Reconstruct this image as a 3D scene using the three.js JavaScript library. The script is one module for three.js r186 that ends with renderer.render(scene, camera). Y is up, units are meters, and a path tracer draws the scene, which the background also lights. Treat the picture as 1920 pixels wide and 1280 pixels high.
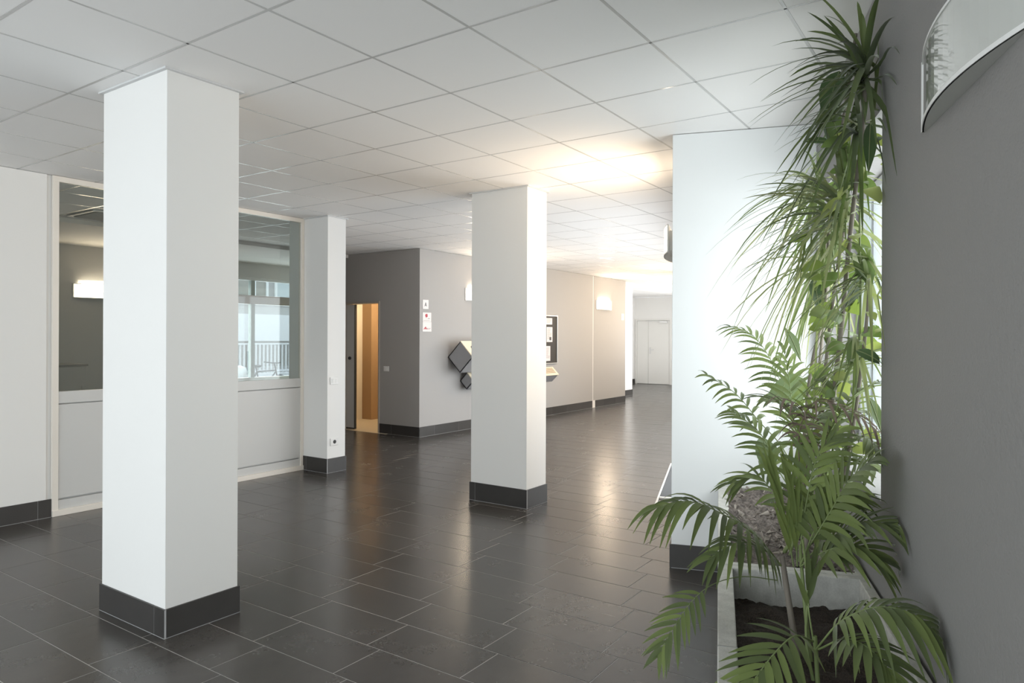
import * as THREE from 'three';
import { RoundedBoxGeometry } from 'three/addons/geometries/RoundedBoxGeometry.js';
import { mergeGeometries } from 'three/addons/utils/BufferGeometryUtils.js';
import { RectAreaLightUniformsLib } from 'three/addons/lights/RectAreaLightUniformsLib.js';

// ---------------------------------------------------------------- camera, sky, daylight, exposure
const scene = new THREE.Scene();
const FOCAL = 1311.9, EYE = 1.5575, YAW = -0.6013, ROLL = 0.0037, CY = 632.5, H = 2.938;
const camera = new THREE.PerspectiveCamera(2 * Math.atan(640 / FOCAL) * 180 / Math.PI, 1.5, 0.05, 200);
const FWD = new THREE.Vector3(Math.cos(YAW), 0, Math.sin(YAW));
const RIGHT = new THREE.Vector3(-FWD.z, 0, FWD.x);
camera.position.set(0, EYE, 0);
camera.up.set(0, 1, 0).addScaledVector(RIGHT, -ROLL);
camera.lookAt(camera.position.clone().add(FWD));
camera.setViewOffset(1920, 1280, 0, 640 - CY, 1920, 1280);

scene.background = new THREE.Color().setRGB(0.86, 0.93, 1.0);
scene.backgroundIntensity = 2.2;

const renderer = new THREE.WebGLRenderer({ antialias: true });
renderer.toneMapping = THREE.LinearToneMapping;
renderer.toneMappingExposure = 1.0;
renderer.shadowMap.enabled = true;
RectAreaLightUniformsLib.init();

// the right-hand part of the building is turned by 18 degrees: d runs along its grey wall, n away from it
const TURN = Math.PI / 10, DV = new THREE.Vector3(Math.cos(TURN), 0, -Math.sin(TURN)), NV = new THREE.Vector3(Math.sin(TURN), 0, Math.cos(TURN));
const dn = (d, y, n) => new THREE.Vector3().addScaledVector(DV, d).addScaledVector(NV, n).setY(y);
const WALL_N = 0.6, PIER_D = 4.87, PIER_N = -0.304;

function areaLight(name, rgb, intensity, w, h, pos, toward) {
  const l = new THREE.RectAreaLight(new THREE.Color().setRGB(...rgb), intensity, w, h);
  l.name = name; l.position.copy(pos); l.lookAt(pos.clone().add(toward)); scene.add(l); return l;
}
const DAY = [0.92, 0.965, 1.0];
// daylight standing in the window openings of the lobby
areaLight('daylight_rear_window', DAY, 2.6, 7.0, 2.35, new THREE.Vector3(-2.8, 1.55, -2.7), new THREE.Vector3(1, 0, 0));
areaLight('daylight_planter_window', [0.95, 0.99, 1.0], 3.7, 1.74, 1.47, dn(3.87, 1.69, 0.835), NV.clone().negate());
areaLight('daylight_entrance', [0.98, 0.98, 1.0], 2.7, 5.9, 2.25, dn(9.9, 1.15, -0.26), NV.clone().negate());

areaLight('daylight_added_side_window', DAY, 2.8, 2.2, 1.5, dn(-1.6, 1.68, 0.835), NV.clone().negate());  // light of the added side windows, lifts the column faces
areaLight('daylight_corridor_window', [1.0, 0.985, 0.97], 5.4, 4.4, 1.45, dn(20.15, 1.56, -0.26), NV.clone().negate());

// ---------------------------------------------------------------- helpers
let seedState = 12345;
const rnd = () => { seedState = (seedState * 1664525 + 1013904223) >>> 0; return seedState / 4294967296; };
const rr = (a, b) => a + (b - a) * rnd();
const used = {};
function numbered(name) { const k = used[name] = (used[name] ?? -1) + 1; return k ? `${name}_${String(k).padStart(3, '0')}` : name; }
function shade(o) { o.castShadow = true; o.receiveShadow = true; return o; }
function part(name, geo, mat, parent) { const m = shade(new THREE.Mesh(geo, mat)); m.name = name; parent.add(m); return m; }
function thing(name, label, category, pos = [0, 0, 0], turn = 0, group) {
  const o = new THREE.Group(); o.name = numbered(name); o.position.set(...pos); o.rotation.y = turn; scene.add(o);
  o.userData = { label, category }; if (group) o.userData.group = group; return o;
}
function solo(name, geo, mat, label, category, group) {
  const m = shade(new THREE.Mesh(geo, mat)); m.name = numbered(name); scene.add(m); m.userData = { label, category }; if (group) m.userData.group = group; return m;
}
function struct(name, label, category, turn = 0, group) {
  const o = new THREE.Group(); o.name = name; o.rotation.y = turn; scene.add(o); o.userData = { kind: 'structure', label, category }; if (group) o.userData.group = group; return o;
}
// axis-aligned box from corner to corner, uv in metres
function bx(x0, x1, y0, y1, z0, z1) {
  const g = new THREE.BoxGeometry(x1 - x0, y1 - y0, z1 - z0); g.translate((x0 + x1) / 2, (y0 + y1) / 2, (z0 + z1) / 2); return metric(g);
}
function rbx(x0, x1, y0, y1, z0, z1, r = 0.004, s = 2) {
  const g = new RoundedBoxGeometry(x1 - x0, y1 - y0, z1 - z0, s, Math.min(r, (x1 - x0) / 2.01, (y1 - y0) / 2.01, (z1 - z0) / 2.01)); g.translate((x0 + x1) / 2, (y0 + y1) / 2, (z0 + z1) / 2); return metric(g);
}
function metric(g) {
  const p = g.attributes.position, n = g.attributes.normal, uv = new Float32Array(p.count * 2);
  for (let i = 0; i < p.count; i++) {
    const ax = Math.abs(n.getX(i)), ay = Math.abs(n.getY(i)), az = Math.abs(n.getZ(i));
    const [u, v] = ay >= ax && ay >= az ? [p.getX(i), p.getZ(i)] : ax >= az ? [p.getZ(i), p.getY(i)] : [p.getX(i), p.getY(i)];
    uv[2 * i] = u; uv[2 * i + 1] = v;
  }
  g.setAttribute('uv', new THREE.BufferAttribute(uv, 2)); return g;
}
const merge = (list) => mergeGeometries(list.map((g) => { const q = g.index ? g.toNonIndexed() : g; for (const k of Object.keys(q.attributes)) if (!['position', 'normal', 'uv'].includes(k)) q.deleteAttribute(k); return q; }));
function tube(pts, r, seg = 12, rad = 6, taper = 1) {
  const c = new THREE.CatmullRomCurve3(pts), g = new THREE.TubeGeometry(c, seg, r, rad, false);
  if (taper !== 1) {
    const p = g.attributes.position, v = new THREE.Vector3();
    for (let i = 0; i <= seg; i++) { const q = c.getPointAt(i / seg), s = 1 + (taper - 1) * i / seg; for (let j = 0; j <= rad; j++) { const k = i * (rad + 1) + j; v.fromBufferAttribute(p, k).sub(q).multiplyScalar(s).add(q); p.setXYZ(k, v.x, v.y, v.z); } }
  }
  return g;
}
// periodic value noise
function lattice(n, seed) { let s = seed >>> 0; const a = new Float32Array(n * n); for (let i = 0; i < n * n; i++) { s = (s * 1664525 + 1013904223) >>> 0; a[i] = s / 4294967296; } return (x, y) => { const xf = Math.floor(x), yf = Math.floor(y), fx = x - xf, fy = y - yf, ux = fx * fx * (3 - 2 * fx), uy = fy * fy * (3 - 2 * fy), g = (i, j) => a[(((j % n) + n) % n) * n + (((i % n) + n) % n)]; return (g(xf, yf) * (1 - ux) + g(xf + 1, yf) * ux) * (1 - uy) + (g(xf, yf + 1) * (1 - ux) + g(xf + 1, yf + 1) * ux) * uy; }; }
function texture(size, fn, srgb, metres) {
  const d = new Uint8Array(size * size * 4);
  for (let y = 0; y < size; y++) for (let x = 0; x < size; x++) { const c = fn(x / size, y / size), k = (y * size + x) * 4; for (let i = 0; i < 3; i++) d[k + i] = Math.max(0, Math.min(255, (c.length ? c[i] : c) * 255)); d[k + 3] = 255; }
  const t = new THREE.DataTexture(d, size, size); t.wrapS = t.wrapT = THREE.RepeatWrapping; t.magFilter = THREE.LinearFilter; t.minFilter = THREE.LinearMipmapLinearFilter; t.generateMipmaps = true;
  if (srgb) t.colorSpace = THREE.SRGBColorSpace; t.repeat.set(1 / metres, 1 / metres); t.needsUpdate = true; return t;
}
function heightTexture(size, fn, metres) { // float, so that shallow relief has no steps
  const d = new Float32Array(size * size * 4); for (let y = 0; y < size; y++) for (let x = 0; x < size; x++) { const k = (y * size + x) * 4; d[k] = d[k + 1] = d[k + 2] = fn(x / size, y / size); d[k + 3] = 1; }
  const t = new THREE.DataTexture(d, size, size, THREE.RGBAFormat, THREE.FloatType); t.wrapS = t.wrapT = THREE.RepeatWrapping; t.magFilter = THREE.LinearFilter; t.minFilter = THREE.LinearFilter; t.repeat.set(1 / metres, 1 / metres); t.needsUpdate = true; return t;
}
const rgb = (r, g, b) => new THREE.Color().setRGB(r, g, b);
const std = (c, rough, extra = {}) => new THREE.MeshStandardMaterial({ color: c, roughness: rough, ...extra });

// ---------------------------------------------------------------- materials
const plasterNoise = lattice(128, 7), plasterCoarse = lattice(16, 8);
const plasterBump = heightTexture(512, (x, y) => 0.6 * plasterNoise(x * 128, y * 128) + 0.4 * plasterCoarse(x * 16, y * 16), 0.6);
const mWhite = std(rgb(0.84, 0.83, 0.81), 0.75);
const mGrey = std(rgb(0.235, 0.228, 0.222), 0.7, { bumpMap: plasterBump, bumpScale: 0.0012 });
const mGreyMid = std(rgb(0.41, 0.395, 0.38), 0.7);
const mGreyPale = std(rgb(0.41, 0.397, 0.387), 0.7);
const mOffice = std(rgb(0.6, 0.595, 0.58), 0.8);
const mTile = std(rgb(0.89, 0.875, 0.86), 0.8);
const mRail = new THREE.MeshPhysicalMaterial({ color: rgb(0.58, 0.57, 0.56), roughness: 0.45, clearcoat: 0.5, clearcoatRoughness: 0.14 });
const mVoid = std(rgb(0.2, 0.2, 0.2), 1);
const sl = [lattice(6, 1), lattice(24, 2), lattice(96, 3), lattice(256, 4)];
const slateHeight = (x, y) => 0.3 * sl[0](x * 6, y * 12) + 0.42 * sl[1](x * 12, y * 24) + 0.28 * sl[2](x * 24, y * 48);
const slateBump = heightTexture(768, slateHeight, 1.2);
const slateColor = texture(1024, (x, y) => { const t = 0.5 * sl[0](x * 6, y * 6) + 0.3 * sl[1](x * 24, y * 24) + 0.2 * sl[3](x * 256, y * 256); const b = 0.24 + 0.04 * t; return [b * 1.03, b * 0.99, b * 0.955]; }, true, 1.2);
const slateRough = texture(512, (x, y) => { const v = 0.9 + 0.1 * (sl[0](x * 6, y * 6) - 0.5) + 0.05 * (sl[2](x * 96, y * 96) - 0.5); return [v, v, v]; }, false, 1.2);
const slateTones = [1, 0.9, 1.12, 0.97].map((k) => std(rgb(k, k * 0.985, k * 0.965), 0.29, { map: slateColor, bumpMap: slateBump, bumpScale: 0.0005, roughnessMap: slateRough }));
const mGrout = std(rgb(0.36, 0.345, 0.33), 0.8);
const skirtTones = [1, 0.85, 1.1].map((k) => std(rgb(0.8 * k, 0.8 * k, 0.81 * k), 0.42, { map: slateColor, bumpMap: slateBump, bumpScale: 0.0006 }));
const mSkirtGrout = std(rgb(0.42, 0.42, 0.42), 0.9);
const mFrame = std(rgb(0.83, 0.78, 0.71), 0.4);
const mPanel = std(rgb(0.62, 0.62, 0.61), 0.45);
const mDark = std(rgb(0.03, 0.03, 0.03), 0.6);
const mGlass = new THREE.MeshPhysicalMaterial({ color: rgb(0.9, 0.93, 0.92), roughness: 0, transmission: 1, thickness: 0, ior: 1.5 });
const mWindowFrame = std(rgb(0.75, 0.76, 0.76), 0.4);
const mAlu = std(rgb(0.6, 0.6, 0.6), 0.35, { metalness: 0.8 });
const mSwitch = std(rgb(0.8, 0.79, 0.77), 0.35);
const mSteel = std(rgb(0.7, 0.7, 0.7), 0.3, { metalness: 1 });

// ---------------------------------------------------------------- floor and ceiling, piece by piece
const toDN = (x, z) => [x * DV.x + z * DV.z, x * NV.x + z * NV.z];
function clipHalf(poly, a, b, c) { // keep a*x + b*z <= c
  const out = [];
  for (let i = 0; i < poly.length; i++) {
    const p = poly[i], q = poly[(i + 1) % poly.length], sp = a * p[0] + b * p[1] - c, sq = a * q[0] + b * q[1] - c;
    if (sp <= 0) out.push(p);
    if ((sp < 0 && sq > 0) || (sp > 0 && sq < 0)) { const t = sp / (sp - sq); out.push([p[0] + (q[0] - p[0]) * t, p[1] + (q[1] - p[1]) * t]); }
  }
  return out;
}
const DIAG = [[5.62, -6.9], [8.16, -9.7]];
function clipRoom(poly, ceiling) {
  const cx = poly.reduce((s, p) => s + p[0], 0) / poly.length, cz = poly.reduce((s, p) => s + p[1], 0) / poly.length, [d] = toDN(cx, cz);
  poly = d > PIER_D + 0.1 ? clipHalf(poly, NV.x, NV.z, PIER_N + 0.03) : clipHalf(poly, NV.x, NV.z, WALL_N + 0.03);
  poly = clipHalf(clipHalf(poly, -1, 0, 2.72), 1, 0, 22.22);
  if (ceiling) return clipHalf(poly, 0, -1, 11.1);
  if (cx < 5.5) return clipHalf(poly, 0, -1, 6.7);
  if (cx < 8.16) { const ex = DIAG[1][0] - DIAG[0][0], ez = DIAG[1][1] - DIAG[0][1]; return clipHalf(poly, ez, -ex, ez * DIAG[0][0] - ex * DIAG[0][1]); }
  if (cx < 15.6) return clipHalf(poly, 0, -1, 7.37);
  return clipHalf(poly, 0, -1, 10.12);
}
const areaOf = (p) => Math.abs(p.reduce((s, a, i) => { const b = p[(i + 1) % p.length]; return s + a[0] * b[1] - b[0] * a[1]; }, 0)) / 2;
// a flat convex tile with a small chamfer; face up (dir 1) or down (dir -1)
function tileGeometry(poly, y, thick, bevel, dir, ou, ov) {
  const cx = poly.reduce((s, p) => s + p[0], 0) / poly.length, cz = poly.reduce((s, p) => s + p[1], 0) / poly.length, n = poly.length;
  const inner = poly.map(([x, z]) => { const l = Math.hypot(x - cx, z - cz) || 1, k = Math.max(0, 1 - bevel * 1.3 / l); return [cx + (x - cx) * k, cz + (z - cz) * k]; });
  const pos = [], tri = (a, b, c) => pos.push(...a, ...b, ...c), P = (p, yy) => [p[0], yy, p[1]];
  const yb = y - dir * bevel * 0.6, yc = y - dir * thick;
  const area = poly.reduce((s, a, i) => { const b = poly[(i + 1) % n]; return s + a[0] * b[1] - b[0] * a[1]; }, 0);
  const flip = (area > 0) === (dir > 0);
  const T = (a, b, c) => flip ? tri(a, c, b) : tri(a, b, c);
  for (let i = 1; i < n - 1; i++) T(P(inner[0], y), P(inner[i], y), P(inner[i + 1], y));
  for (let i = 0; i < n; i++) {
    const j = (i + 1) % n;
    T(P(inner[i], y), P(poly[i], yb), P(inner[j], y)); T(P(poly[i], yb), P(poly[j], yb), P(inner[j], y));
    T(P(poly[i], yb), P(poly[i], yc), P(poly[j], yb)); T(P(poly[i], yc), P(poly[j], yc), P(poly[j], yb));
  }
  const g = new THREE.BufferGeometry(); g.setAttribute('position', new THREE.Float32BufferAttribute(pos, 3)); g.computeVertexNormals();
  const uv = []; for (let i = 0; i < pos.length; i += 3) uv.push(pos[i] + ou, pos[i + 2] + ov + pos[i + 1] * 0.01);
  g.setAttribute('uv', new THREE.Float32BufferAttribute(uv, 2)); return g;
}
function pixelOf(x, y, z) { const v = new THREE.Vector3(x, y - EYE, z), w = v.dot(FWD); return w < 0.2 ? null : [960 + FOCAL * v.dot(RIGHT) / w, CY - FOCAL * v.y / w]; }
function seenSize(poly, y) { // how large the piece shows in the photograph's frame, in pixels
  const q = poly.map((p) => pixelOf(p[0], y, p[1])); if (q.some((p) => !p)) return 0;
  const cx = q.reduce((s, p) => s + p[0], 0) / q.length, cy = q.reduce((s, p) => s + p[1], 0) / q.length;
  if (cx < -60 || cx > 1980 || cy < -60 || cy > 1340) return 0;
  return areaOf(q);
}
function layPieces(owner, name, pieces, y, limit, materials, restMaterial, make) {
  pieces.sort((a, b) => b.size - a.size);
  pieces.slice(0, limit).forEach((p) => part(name, make(p), materials[p.tone % materials.length], owner));
  const rest = pieces.slice(limit); if (!rest.length) return;
  const m = part(name + '_field', merge(rest.map(make)), restMaterial, owner); m.userData.kind = 'stuff';
}

const outline = (() => { // plan of the building's slab
  const far = (22.4 - PIER_N * NV.x) / DV.x;
  return [[-2.75, -11.2], [22.4, -11.2], [22.4, dn(far, 0, PIER_N).z], ...[[PIER_D + 0.3, PIER_N + 0.05], [PIER_D + 0.3, WALL_N + 0.1], [-3.3, WALL_N + 0.1]].map(([d, n]) => { const v = dn(d, 0, n); return [v.x, v.z]; })];
})();
function slab(y0, y1) { const s = new THREE.Shape(outline.map(([x, z]) => new THREE.Vector2(x, -z))), g = new THREE.ExtrudeGeometry(s, { depth: y1 - y0, bevelEnabled: false }); g.rotateX(-Math.PI / 2); g.translate(0, y0, 0); return g; }

const floor = struct('floor', 'dark grey slate floor tiles laid in shifted rows', 'floor');
part('grout_bed', slab(-0.25, -0.0012), mGrout, floor);
{
  const pieces = [], g = 0.0026;
  for (let k = -17; k < 68; k++) for (let n = -14; n < 12; n++) {
    const x0 = 2.2054 + 0.302 * k, z0 = -3.1138 + 0.602 * n - 0.0937 * (((k % 6) + 6) % 6 + 0) - 0.0937 * 6 * Math.floor(k / 6) + 0.602 * Math.round(0.0937 * k / 0.602);
    const poly = clipRoom([[x0 + g, z0 + g], [x0 + 0.302 - g, z0 + g], [x0 + 0.302 - g, z0 + 0.602 - g], [x0 + g, z0 + 0.602 - g]], false);
    if (poly.length < 3 || areaOf(poly) < 0.004) continue;
    pieces.push({ poly, size: seenSize(poly, 0), tone: Math.floor(rnd() * 4), ou: rr(0, 1.2), ov: rr(0, 1.2), lift: rr(-0.0004, 0.0004) });
  }
  layPieces(floor, 'floor_tile', pieces, 0, 300, slateTones, slateTones[0], (p) => tileGeometry(p.poly, p.lift, 0.008, 0.0008, 1, p.ou, p.ov));
}
const ceiling = struct('ceiling', 'white suspended ceiling of square tiles in a metal grid', 'ceiling');
part('ceiling_void', slab(H + 0.022, H + 0.25), mVoid, ceiling);
{
  const T = 0.6058, X0 = 1.8591, Z0 = -1.9308, pieces = [], g = 0.0065;
  for (let a = -8; a < 34; a++) for (let b = -16; b < 6; b++) {
    const x0 = X0 + T * a, z0 = Z0 + T * b, poly = clipRoom([[x0 + g, z0 + g], [x0 + T - g, z0 + g], [x0 + T - g, z0 + T - g], [x0 + g, z0 + T - g]], true);
    if (poly.length < 3 || areaOf(poly) < 0.004) continue;
    pieces.push({ poly, size: seenSize(poly, H) * (z0 < -7 && x0 < 20 ? 0.2 : 1), tone: 0, ou: rr(0, 1), ov: rr(0, 1), lift: rr(0, 0.0008) });
  }
  layPieces(ceiling, 'ceiling_tile', pieces, H, 290, [mTile], mTile, (p) => tileGeometry(p.poly, H + 0.0035 + p.lift, 0.014, 0.002, -1, p.ou, p.ov));
  const rail = (poly) => part('ceiling_rail', tileGeometry(poly, H + 0.0034, 0.016, 0.0002, -1, 0, 0), mRail, ceiling);
  for (let a = -7; a < 34; a++) { // cross rails, one between each two runners would be many: they run through
    let poly = [[X0 + T * a - 0.0065, -11.1], [X0 + T * a + 0.0065, -11.1], [X0 + T * a + 0.0065, 2], [X0 + T * a - 0.0065, 2]];
    const d = toDN(X0 + T * a, -1.5)[0]; poly = d > PIER_D - 0.1 ? clipHalf(poly, NV.x, NV.z, PIER_N + 0.03) : clipHalf(poly, NV.x, NV.z, WALL_N + 0.03); rail(poly);
  }
  for (let b = -15; b < 6; b++) {
    const z = Z0 + T * b, box = (x0, x1) => [[x0, z - 0.0065], [x1, z - 0.0065], [x1, z + 0.0065], [x0, z + 0.0065]];
    const xs = ((WALL_N - z * NV.z) / NV.x), xp = ((PIER_N - z * NV.z) / NV.x);
    const lim = z < -1.75 ? xp : xs; const x1 = Math.min(22.2, lim + 0.05); if (x1 > -2.5) rail(box(-2.7, x1));
  }
}

// ---------------------------------------------------------------- skirting helper: slate pieces with pale joints, along x or z
function skirting(owner, axis, from, to, plane, out, cuts, h = 0.156) { // out: +1 or -1, the way the face points
  const t = 0.011, edges = [from, ...cuts, to].sort((a, b) => a - b), p0 = Math.min(plane, plane + out * t), p1 = Math.max(plane, plane + out * t);
  const q0 = Math.min(plane, plane + out * (t - 0.0016)), q1 = Math.max(plane, plane + out * (t - 0.0016));
  part('joint_mortar', axis === 'x' ? bx(from, to, 0, h - 0.001, q0, q1) : bx(q0, q1, 0, h - 0.001, from, to), mSkirtGrout, owner);
  for (let i = 0; i + 1 < edges.length; i++) {
    const a = edges[i] + 0.0012, b = edges[i + 1] - 0.0012; if (b - a < 0.01) continue;
    const g = axis === 'x' ? rbx(a, b, 0.003, h, p0, p1, 0.0015, 1) : rbx(p0, p1, 0.003, h, a, b, 0.0015, 1);
    part('skirting_tile', g, skirtTones[i % 3], owner);
  }
}
const every = (a, b, step, off = 0) => { const r = []; for (let v = a + step - off; v < b - 0.03; v += step) r.push(v); return r; };

// ---------------------------------------------------------------- walls
const wallBack = struct('wall_back', 'white wall with tall daylight windows behind the viewpoint', 'wall');
part('wall_face', merge([bx(-3.0, -2.7, 0, 0.36, -6.95, 1.8), bx(-3.0, -2.7, 2.74, H, -6.95, 1.8), bx(-3.0, -2.7, 0.36, 2.74, -6.95, -6.25), bx(-3.0, -2.7, 0.36, 2.74, 0.85, 1.8)]), mWhite, wallBack);
for (let i = 0; i < 4; i++) {
  const z0 = -6.25 + i * 1.775, w = struct(`window_${i + 1}`, 'tall grey framed window pane letting daylight into the lobby', 'window', 0, 'rear lobby windows');
  part('window_frame', merge([bx(-2.9, -2.84, 0.36, 0.42, z0, z0 + 1.775), bx(-2.9, -2.84, 2.68, 2.74, z0, z0 + 1.775), bx(-2.9, -2.84, 0.42, 2.68, z0, z0 + 0.05), bx(-2.9, -2.84, 0.42, 2.68, z0 + 1.725, z0 + 1.775)]), mWindowFrame, w);
  part('pane', bx(-2.876, -2.87, 0.42, 2.68, z0 + 0.05, z0 + 1.725), mGlass, w);
}

const wallLeft = struct('wall_left', 'warm white wall beside the glazed office partition', 'wall');
part('wall_face', bx(-2.7, 2.683, 0, H, -6.95, -6.67), mWhite, wallLeft);
part('end_strip', bx(2.683, 2.722, 0, H, -6.95, -6.684), mWhite, wallLeft);
skirting(wallLeft, 'x', -2.7, 2.722, -6.67, 1, every(-2.7, 2.72, 0.602, 0.1));

const wallRight = struct('wall_right', 'dark grey plastered wall beside the planters, pierced by a window', 'wall', TURN);
{
  const a = 2.98, b = 4.8, s = 0.934, h = 2.445, n0 = WALL_N, n1 = WALL_N + 0.32;
  part('wall_face', merge([bx(-3.1, -2.74, 0, H, n0, n1), bx(-0.46, a, 0, H, n0, n1), bx(-2.74, -0.46, 0, s, n0, n1), bx(-2.74, -0.46, h, H, n0, n1), bx(a, b, 0, s, n0, n1), bx(a, b, h, H, n0, n1), bx(b, PIER_D + 0.3, 0, H, n0, n1)]), mGrey, wallRight);
  const w = struct('window_5', 'bright window behind the tall foliage plants', 'window', TURN);
  part('window_frame', merge([rbx(a, b, s, s + 0.05, 0.84, 0.9), rbx(a, b, h - 0.05, h, 0.84, 0.9), rbx(a, a + 0.05, s + 0.05, h - 0.05, 0.84, 0.9), rbx(b - 0.05, b, s + 0.05, h - 0.05, 0.84, 0.9), rbx(3.86, 3.92, s + 0.05, h - 0.05, 0.84, 0.9)]), mWindowFrame, w);
  for (const [p, q] of [[a + 0.05, 3.86], [3.92, b - 0.05]]) part('pane', bx(p, q, s + 0.05, h - 0.05, 0.868, 0.874), mGlass, w);
}
for (const [i, a, b] of [[13, -2.74, -1.6], [14, -1.6, -0.46]]) {  // unseen windows added behind the view to brighten columns and walls
  const s = 0.934, h = 2.445, w = struct(`window_${i}`, 'added window in the grey wall beside the viewpoint, to brighten the columns', 'window', TURN, 'added side windows in the grey wall');
  part('window_frame', merge([bx(a, b, s, s + 0.05, 0.84, 0.9), bx(a, b, h - 0.05, h, 0.84, 0.9), bx(a, a + 0.04, s + 0.05, h - 0.05, 0.84, 0.9), bx(b - 0.04, b, s + 0.05, h - 0.05, 0.84, 0.9)]), mWindowFrame, w); part('pane', bx(a + 0.04, b - 0.04, s + 0.05, h - 0.05, 0.868, 0.874), mGlass, w);
}
const pier = struct('wall_front', 'white wall end behind the planters, lit by the window', 'wall', TURN);
part('wall_face', rbx(PIER_D, PIER_D + 0.3, 0, H, PIER_N, WALL_N, 0.003), std(rgb(0.77, 0.78, 0.775), 0.75), pier);
{ // skirting runs along n on the face that looks back at the viewpoint
  const t = 0.011, h = 0.16; part('joint_mortar', bx(PIER_D - t + 0.0016, PIER_D, 0, h - 0.001, PIER_N, WALL_N), mSkirtGrout, pier);
  for (const [a, b, k] of [[PIER_N - 0.011, 0.29, 0], [0.293, WALL_N, 1]]) part('skirting_tile', rbx(PIER_D - t, PIER_D, 0.003, h, a, b, 0.0015, 1), skirtTones[k], pier);
}
const wallEntrance = struct('wall_entrance', 'white wall carrying the entrance door beyond the planters', 'wall', TURN);
{
  const n0 = PIER_N, n1 = PIER_N + 0.24, far = 24.6;
  part('wall_face', merge([bx(PIER_D + 0.3, 6.9, 0, H, n0, n1), bx(12.9, 17.9, 0, H, n0, n1), bx(22.4, far, 0, H, n0, n1), bx(17.9, 22.4, 0, 0.8, n0, n1), bx(17.9, 22.4, 2.32, H, n0, n1), bx(6.9, 12.9, 2.32, H, n0, n1)]), mWhite, wallEntrance);
  skirting(wallEntrance, 'x', PIER_D, 6.9, n0, -1, [5.3, 5.9, 6.5]); skirting(wallEntrance, 'x', 12.9, far, n0, -1, every(12.9, far, 0.602));
  const door = struct('door_1', 'glazed double entrance door in a grey metal frame', 'door', TURN);
  part('door_frame', merge([bx(6.9, 6.97, 0, 2.32, n0 + 0.06, n0 + 0.12), bx(8.83, 8.9, 0, 2.32, n0 + 0.06, n0 + 0.12), bx(6.97, 8.83, 2.25, 2.32, n0 + 0.06, n0 + 0.12), bx(7.86, 7.94, 0, 2.25, n0 + 0.06, n0 + 0.12), bx(6.97, 8.83, 0, 0.12, n0 + 0.06, n0 + 0.12)]), mAlu, door);
  for (const [a, b] of [[6.97, 7.86], [7.94, 8.83]]) { const p = part('pane', bx(a, b, 0.12, 2.25, n0 + 0.088, n0 + 0.094), mGlass, door); part('handle', bx(a > 7.5 ? a - 0.06 : b + 0.02, a > 7.5 ? a - 0.03 : b + 0.05, 0.9, 1.3, n0 + 0.02, n0 + 0.06), mSteel, p); }
}

for (let i = 0; i < 3; i++) {
  const a = 8.9 + i * 4 / 3, b = a + 4 / 3, w = struct(`window_${7 + i}`, 'full height fixed glazing beside the entrance door', 'window', TURN, 'entrance glazing'), n = PIER_N + 0.06;
  part('window_frame', merge([bx(a, b, 0, 0.06, n, n + 0.06), bx(a, b, 2.26, 2.32, n, n + 0.06), bx(a, a + 0.04, 0.06, 2.26, n, n + 0.06), bx(b - 0.04, b, 0.06, 2.26, n, n + 0.06)]), mAlu, w); part('pane', bx(a + 0.04, b - 0.04, 0.06, 2.26, n + 0.028, n + 0.034), mGlass, w);
}

for (let i = 0; i < 3; i++) {
  const a = 17.9 + i * 1.5, b = a + 1.5, w = struct(`window_${10 + i}`, 'grey framed corridor window near the end door', 'window', TURN, 'corridor windows'), n = PIER_N + 0.06;
  part('window_frame', merge([bx(a, b, 0.8, 0.86, n, n + 0.06), bx(a, b, 2.26, 2.32, n, n + 0.06), bx(a, a + 0.04, 0.86, 2.26, n, n + 0.06), bx(b - 0.04, b, 0.86, 2.26, n, n + 0.06)]), mAlu, w); part('pane', bx(a + 0.04, b - 0.04, 0.86, 2.26, n + 0.028, n + 0.034), mGlass, w);
}

// grey return wall with the toilet door, then the long grey wall with the signs
const wallDark = struct('wall_alcove', 'brownish grey wall with the open toilet doorway', 'wall');
part('wall_face', merge([bx(8.16, 8.36, 0, H, -8.2, -7.6), bx(8.158, 8.162, 0, H, -7.6, -7.3402), bx(8.16, 8.36, 2.143, H, -9.06, -8.2), bx(8.16, 8.36, 0, H, -9.8, -9.06)]), mGreyMid, wallDark);
skirting(wallDark, 'z', -8.2, -7.34 + 0.011, 8.16, -1, [-7.93]);
const wallLong = struct('wall_signs', 'pale grey wall carrying signs, lamps and a notice board', 'wall');
part('wall_face', merge([bx(8.162, 13.885, 0, H, -7.6, -7.34), bx(13.915, 15.56, 0, H, -7.6, -7.34)]), mGreyPale, wallLong);
part('joint_strip', merge([bx(13.885, 13.915, 0.0, H, -7.6, -7.343), bx(13.86, 13.99, 0, 0.16, -7.345, -7.334)]), mWhite, wallLong);
skirting(wallLong, 'x', 8.149, 13.86, -7.34, 1, every(8.149, 13.86, 0.602, 0.24)); skirting(wallLong, 'x', 13.99, 15.56, -7.34, 1, [14.4, 15.0]);
const wallRecess = struct('wall_recess', 'white wall stepping back into the far corridor', 'wall');
part('wall_face', merge([bx(15.56, 17.62, 0, H, -8.35, -8.1), bx(15.36, 15.56, 0, H, -8.35, -7.6), bx(17.4, 17.62, 0, H, -10.4, -8.35), bx(17.62, 22.4, 0, H, -10.4, -10.12)]), mWhite, wallRecess);
skirting(wallRecess, 'x', 15.56, 17.63, -8.1, 1, [16.2, 16.8]); skirting(wallRecess, 'x', 17.62, 22.2, -10.12, 1, every(17.62, 22.2, 0.602));
const wallEnd = struct('wall_end', 'white end wall of the corridor around the double door', 'wall');
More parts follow.
